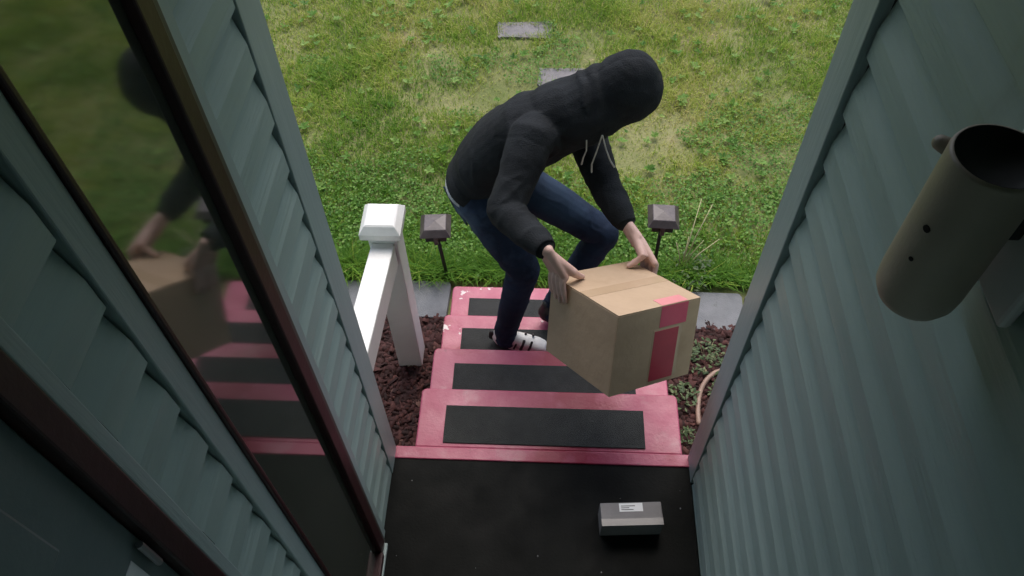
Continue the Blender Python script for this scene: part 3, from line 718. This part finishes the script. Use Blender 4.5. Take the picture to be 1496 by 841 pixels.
for t, w_ in ((.42, .010), (.54, .014), (.68, .012)):
    MB().tube([at(t-.03, .028, -.0435), at(t, .052, -.038), at(t+.02, .072, -.020)], [w_*.5]*3, 8, dome=True).build('stripe', 'shoeblack', s1, smooth=True)
    MB().tube([at(t-.03, .028, .0435), at(t, .052, .038), at(t+.02, .072, .020)], [w_*.5]*3, 8, dome=True).build('stripe', 'shoeblack', s1, smooth=True)
MB().tube([at(-.005, .03), at(.0, .075)], [(.028, .012), (.026, .012)], 12, dome=True).build('heel_tab', 'shoeblack', s1, smooth=True)
s2, at2 = shoe((-.010, 2.262, TZ+.035), (.245, 2.225, TZ+.0062), 'dark shoe with raised heel on the left foot', 'shoeblack', 'shoebrown')
tag(ps_, 'person in black hooded jacket and dark jeans stooping on the steps, gripping a big box', 'person')

# ------------------------------------------------------------------ hose loop and small plants in the right bed
ph = [(.80, 1.86), (.805, 1.95), (.835, 2.07), (.90, 2.155), (.99, 2.20), (1.10, 2.20), (1.20, 2.15), (1.27, 2.05), (1.28, 1.93), (1.22, 1.82), (1.10, 1.74)]
pts = []
for i in range(len(ph)-1):
    for k in range(4):
        t = k/4; p0 = ph[max(i-1, 0)]; p1 = ph[i]; p2 = ph[i+1]; p3 = ph[min(i+2, len(ph)-1)]
        q = [.5*((2*p1[j])+(-p0[j]+p2[j])*t+(2*p0[j]-5*p1[j]+4*p2[j]-p3[j])*t*t+(-p0[j]+3*p1[j]-3*p2[j]+p3[j])*t**3) for j in (0, 1)]
        pts.append((q[0], q[1], G+.028+.006*math.sin(len(pts)*.7)))
tag(MB().tube(pts, .0125, 10).build('garden_hose', 'hose', smooth=True), 'tan hose curving over the mulch right of the steps', 'hose')

def leafy(name, x, y, n, spread, h, leaf, mname, lab, cat, grp=None):
    e = tag(empty(name, (x, y, G)), lab, cat, grp)
    g = np.random.default_rng(int((x*100+y*37)*10) % 9999); vv = []; ff = []; tt = []
    stem = MB()
    for i in range(n):
        a = g.uniform(0, 6.28); rr = spread*math.sqrt(g.uniform(0, 1)); z = G+h*g.uniform(.25, 1)*(1-.5*rr/spread)
        c = np.array([x+rr*math.cos(a), y+rr*math.sin(a), z]); la = g.uniform(0, 6.28); l = leaf*g.uniform(.6, 1.2); wdt = l*.42
        d = np.array([math.cos(la), math.sin(la), g.uniform(-.3, .5)]); d /= np.linalg.norm(d); s = np.cross(d, [0, 0, 1]); s /= np.linalg.norm(s); up = np.cross(s, d)
        b = len(vv); vv += [c-d*l*.5, c+s*wdt*.5-up*.12*l*0, c+d*l*.05+up*l*.08, c-s*wdt*.5, c+d*l*.6, c+s*wdt*.42+d*l*.3, c-s*wdt*.42+d*l*.3]
        ff += [(b, b+1, b+2), (b, b+2, b+3), (b+1, b+5, b+2), (b+3, b+2, b+6), (b+5, b+4, b+2), (b+6, b+2, b+4)]; tt += [g.uniform(0, 1)]*7
        if i % 6 == 0: stem.tube([(x+rr*.2*math.cos(a), y+rr*.2*math.sin(a), G-.01), tuple(c)], .0016, 4)
    o = soup('foliage', np.array(vv), np.array(ff), np.array(tt), mname, e); stem.build('stems', 'straw', e)
    return e
gp = 'small green plants in the mulch right of the steps'
leafy('small_plant', .885, 2.26, 150, .12, .10, .030, 'weed', 'low green plant between the grey paver and the tan hose', 'plant', gp)
leafy('small_plant', .735, 2.02, 90, .085, .09, .030, 'weed', 'low green plant beside the step, under the big box corner', 'plant', gp)
leafy('small_plant', .965, 2.03, 120, .10, .09, .028, 'weed', 'low green plant inside the curve of the tan hose', 'plant', gp)
leafy('small_plant', .745, 1.80, 70, .05, .06, .022, 'weed', 'sparse pale plant by the top step near the right corner board', 'plant', gp)
# tall dry weed by the right path light
tw = tag(empty('dry_weed', (.80, 2.86, G)), 'dry straw coloured weed stalks leaning right beside the right path light', 'weed')
for (dx, dy, h) in ((.14, .20, .36), (.10, .30, .30), (.02, .08, .22), (.20, .10, .18), (-.05, .05, .2), (.09, .02, .26)):
    MB().tube([(.80, 2.86, G-.02), (.80+dx*.45, 2.86+dy*.45, G+h*.6), (.80+dx, 2.86+dy, G+h)], [.0038, .0032, .0022], 6).build('stalk', 'straw', tw, smooth=True)
leafy('weed_clump', .86, 2.83, 110, .14, .11, .034, 'weed', 'leafy weed clump at the foot of the dry stalks, behind the box', 'weed')

def tree_screen():  # unseen ring of foliage, added to block sky light near the horizon
    g = np.random.default_rng(77); n = 26000; t = g.uniform(0, 1, n)
    seg = [((-16, -4), (-17, 17)), ((-17, 17), (17, 18)), ((17, 18), (16, -4))]
    k = g.choice(3, n, p=[.28, .44, .28]); a = np.array([seg[i][0] for i in k]); b = np.array([seg[i][1] for i in k])
    base = a+(b-a)*t[:, None]+g.normal(0, 1.0, (n, 2)); s_ = t*23+k*7
    hgt = 4.6+1.7*np.sin(s_*1.3)+1.0*np.sin(s_*3.1+1)
    z = G+hgt*g.uniform(0, 1, n)**.8
    c = np.column_stack([base, z]); r_ = g.uniform(.25, .6, n)[:, None]
    d = g.normal(0, 1, (n, 3)); d /= np.linalg.norm(d, axis=1)[:, None]; e = np.cross(d, g.normal(0, 1, (n, 3))); e /= np.linalg.norm(e, axis=1)[:, None]
    vv = np.stack([c-d*r_, c+e*r_*.5, c+d*r_, c-e*r_*.5], 1).reshape(-1, 3)
    return vv, np.arange(4*n).reshape(-1, 4), np.repeat(g.uniform(0, .6, n), 4)
tag(soup('added_tree_screen', *tree_screen(), 'weed'), kind='stuff')

# ------------------------------------------------------------------ stuff: mulch chips, grass, clover, specks
rg = np.random.default_rng(5)
def chips(name, x0, x1, n):
    x = rg.uniform(x0, x1, n); y = rg.uniform(1.38, 2.485, n); z = G+rg.uniform(0, .022, n)
    L = rg.uniform(.010, .032, n); Wd = L*rg.uniform(.25, .6, n); Tk = rg.uniform(.002, .006, n); a = rg.uniform(0, 6.28, n); tl = rg.normal(0, .35, n); t2 = rg.normal(0, .35, n)
    d = np.stack([np.cos(a)*np.cos(tl), np.sin(a)*np.cos(tl), np.sin(tl)], 1); s = np.stack([-np.sin(a), np.cos(a), t2], 1); s /= np.linalg.norm(s, axis=1)[:, None]
    u = np.cross(d, s); c = np.stack([x, y, z], 1)
    vv = np.stack([c+sx*d*L[:, None]*(k if sz > 0 else 1)+sy*s*Wd[:, None]*(k if sz > 0 else 1)+sz*u*Tk[:, None] for sz, k in ((-1, 1), (1, .75)) for sx, sy in ((-1, -1), (1, -1), (1, 1), (-1, 1))], 1).reshape(-1, 3)
    base = (np.arange(n)*8)[:, None, None]
    ff = (np.array([(4, 5, 6, 7), (0, 1, 5, 4), (1, 2, 6, 5), (2, 3, 7, 6), (3, 0, 4, 7)])[None]+base).reshape(-1, 4)
    tag(soup(name, vv, ff, np.repeat(rg.beta(1.6, 2.2, n), 8), 'chip'), kind='stuff')
chips('mulch_chips', -1.5, -.50, 6500); chips('mulch_chips', .575, 1.6, 6500)

def pn(x, y, f, seed):
    """cheap smooth value noise, vectorised, 0..1"""
    r = np.random.default_rng(seed).uniform(0, 1, (64, 64)); X = x*f; Yv = y*f
    xi = np.floor(X).astype(int); yi = np.floor(Yv).astype(int); fx = X-xi; fy = Yv-yi; fx = fx*fx*(3-2*fx); fy = fy*fy*(3-2*fy)
    g = lambda i, j: r[i % 64, j % 64]
    return (g(xi, yi)*(1-fx)+g(xi+1, yi)*fx)*(1-fy)+(g(xi, yi+1)*(1-fx)+g(xi+1, yi+1)*fx)*fy
HOLES = [(-.335, -.025, 5.125, 5.225), (-.01, .29, 4.57, 4.67)]
def grass(n, x0, x1, y0, y1, hmul=1.0, wmul=1.0):
    x = rg.uniform(x0, x1, n); y = rg.uniform(y0, y1, n)
    bare = .6*pn(x, y, 1.3, 1)+.4*pn(x, y, 3.7, 2)
    # worn ground round the stepping stones
    worn = np.exp(-(((x+.05)/.75)**2+((y-5.0)/.75)**2)); lush = np.clip((3.55-y)/.7, 0, 1)
    bare = bare+.20*worn-.25*lush
    keep = rg.uniform(0, 1, n) > np.clip((bare-.56)*3.2, 0, .82)
    for a, b, c, d in HOLES: keep &= ~((x > a) & (x < b) & (y > c) & (y < d))
    keep &= ~((y < 2.76) & (np.abs(x) < 1.6))
    x, y, bare, lush = x[keep], y[keep], bare[keep], lush[keep]; n = len(x)
    clump = pn(x, y, 7, 4); big = pn(x, y, 1.1, 6); fine = pn(x, y, 16, 9)
    h = (.014+.038*clump*clump+.016*pn(x, y, 2.6, 44)+.016*lush)*rg.uniform(.6, 1.35, n)*np.clip(1.25-bare*.7, .5, 1.2)*hmul
    wd = rg.uniform(.0016, .0034, n)*wmul; a = rg.uniform(0, 6.28, n)+2.5*pn(x, y, 2.2, 12); lean = rg.uniform(.5, 1.9, n)*h
    z0 = np.full(n, G-.022)
    d = np.stack([np.cos(a), np.sin(a), np.zeros(n)], 1); s = np.stack([-np.sin(a), np.cos(a), np.zeros(n)], 1)
    b = np.stack([x, y, z0], 1); up = np.array([0, 0, 1.0])
    hh_ = (h+.012)[:, None]; w_ = wd[:, None]; l_ = lean[:, None]
    v0 = b-s*w_; v1 = b+s*w_; m0 = b+d*l_*.35+up*hh_*.62; v2 = m0-s*w_*.8; v3 = m0+s*w_*.8; v4 = b+d*l_+up*hh_
    vv = np.stack([v0, v1, v3, v2, v4], 1).reshape(-1, 3); base = (np.arange(n)*5)[:, None, None]
    ff = (np.array([(0, 1, 2), (0, 2, 3), (3, 2, 4)])[None]+base).reshape(-1, 3)
    far = np.clip((y-3.0)/2.2, 0, 1)
    mid = pn(x, y, 2.6, 33)
    tint = np.clip(.015+.34*bare+.20*far+.34*(big-.45)+.42*(mid-.5)+.24*(fine-.5)+rg.normal(0, .13, n)+np.where(rg.uniform(0, 1, n) < .07+.10*far, .35, 0)-.12*lush, 0, 1)
    return vv, ff, np.repeat(tint, 5)
def merge(parts):
    o = 0; V_, F_, T_ = [], [], []
    for v, f, t in parts: V_.append(v); F_.append(f+o); T_.append(t); o += len(v)
    return np.concatenate(V_), np.concatenate(F_), np.concatenate(T_)
gv = merge([grass(170000, -3.2, 3.2, 2.74, 6.2), grass(40000, -8, -3.2, 1.8, 9, 1.1, 2), grass(40000, 3.2, 8, 1.8, 9, 1.1, 2), grass(40000, -8, 8, 6.2, 12, 1.1, 2.2)])
tag(soup('grass', *gv, 'blade'), kind='stuff')
def rosettes(n):
    '''broad-leaved weeds: flat stars of long leaves'''
    V_, F_, T_ = [], [], []; o = 0
    for i in range(n):
        x = rg.uniform(-3, 3); y = 2.85+3.2*rg.uniform(0, 1)**1.3; k = int(rg.integers(7, 14)); t0 = rg.uniform(.2, 1); big = rg.uniform(.6, 1.2)
        if any(a-.05 < x < b+.05 and c-.05 < y < d+.05 for a, b, c, d in HOLES): continue
        for j in range(k):
            a = 6.28*j/k+rg.uniform(-.3, .3); l = rg.uniform(.018, .045)*big; w_ = l*.26; z = G+.010; up = rg.uniform(.15, .75)*l
            c_, s2_ = math.cos(a), math.sin(a)
            P_ = [(x, y, z), (x+c_*l*.55-s2_*w_, y+s2_*l*.55+c_*w_, z+up*.8), (x+c_*l, y+s2_*l, z+up), (x+c_*l*.55+s2_*w_, y+s2_*l*.55-c_*w_, z+up*.8)]
            V_ += P_; F_.append((o, o+1, o+2)); F_.append((o, o+2, o+3)); o += 4; T_ += [np.clip(t0+rg.normal(0, .12), 0, 1)]*4
    return np.array(V_), np.array(F_), np.array(T_)
tag(soup('broadleaf_weeds', *rosettes(700), 'clover'), kind='stuff')
def clover(n, x0, x1, y0, y1, thr, seed):
    x = rg.uniform(x0, x1, n); y = rg.uniform(y0, y1, n)
    m = .65*pn(x, y, 1.7, seed)+.35*pn(x, y, 5, seed+1)+(.24*np.clip((4.0-y)/1.3, 0, 1))-.04*np.clip(y-4, 0, 2)
    keep = (m > thr) & ~((y < 2.75) & (np.abs(x) < 1.6))
    for a, b, c, d in HOLES: keep &= ~((x > a-.02) & (x < b+.02) & (y > c-.02) & (y < d+.02))
    x, y = x[keep], y[keep]; n = len(x); lu = np.clip((3.9-y)/1.2, 0, 1); z = G+rg.uniform(.000, .030, n)+.022*lu*rg.uniform(0, 1, n)
    r = (rg.uniform(.004, .0085, n)*(1+.75*lu*rg.uniform(0, 1, n)))[:, None]; a = rg.uniform(0, 6.28, n); nx_ = rg.normal(0, .35, n); ny_ = rg.normal(-.1, .35, n)
    c = np.stack([x, y, z], 1); u = np.stack([np.cos(a), np.sin(a), -(nx_*np.cos(a)+ny_*np.sin(a))], 1); v = np.stack([-np.sin(a), np.cos(a), nx_*np.sin(a)-ny_*np.cos(a)], 1)
    ring_ = [c+r*(math.cos(t)*u+math.sin(t)*v)*k for t, k in ((0, 1), (1.05, .85), (2.1, 1), (3.15, .85), (4.2, 1), (5.25, .85))]
    vv = np.stack(ring_, 1).reshape(-1, 3); base = (np.arange(n)*6)[:, None]
    ff = np.arange(6)[None]+base
    return vv, ff, np.repeat(np.clip(rg.normal(.45, .22, n), 0, 1), 6)
cv = merge([clover(90000, -3.2, 3.2, 2.74, 6.2, .63, 21), clover(12000, -3, 3, 2.76, 3.6, .66, 41)])
tag(soup('clover', *cv, 'clover'), kind='stuff')
# ragged tufts where the lawn hangs over the pavers and at the foot of the steps
tv = merge([grass(5000, -1.6, 1.6, 2.765, 2.86, 1.7, 1.2)])
tag(soup('grass_edge_tufts', *tv, 'blade'), kind='stuff')
# specks of grit on the black floor and the mats
n = 16; x = rg.uniform(XL+.03, XR-.03, n); y = rg.uniform(.45, 1.32, n); r = rg.uniform(.0012, .0034, n)
c = np.stack([x, y, np.full(n, .0015)], 1); vv = []; 
for k in range(4): vv.append(c+np.stack([r*math.cos(k*1.57), r*1.4*math.sin(k*1.57), np.zeros(n)], 1))
vv.append(c+np.stack([np.zeros(n), np.zeros(n), r], 1)); vv = np.stack(vv, 1).reshape(-1, 3)
ff = (np.array([(0, 1, 4), (1, 2, 4), (2, 3, 4), (3, 0, 4)])[None]+(np.arange(n)*5)[:, None, None]).reshape(-1, 3)
gr = soup('grit', vv, ff, np.repeat(rg.uniform(.7, 1, n), 5), 'blade'); gr.data.materials.clear(); gr.data.materials.append(mt['paver']); tag(gr, kind='stuff')
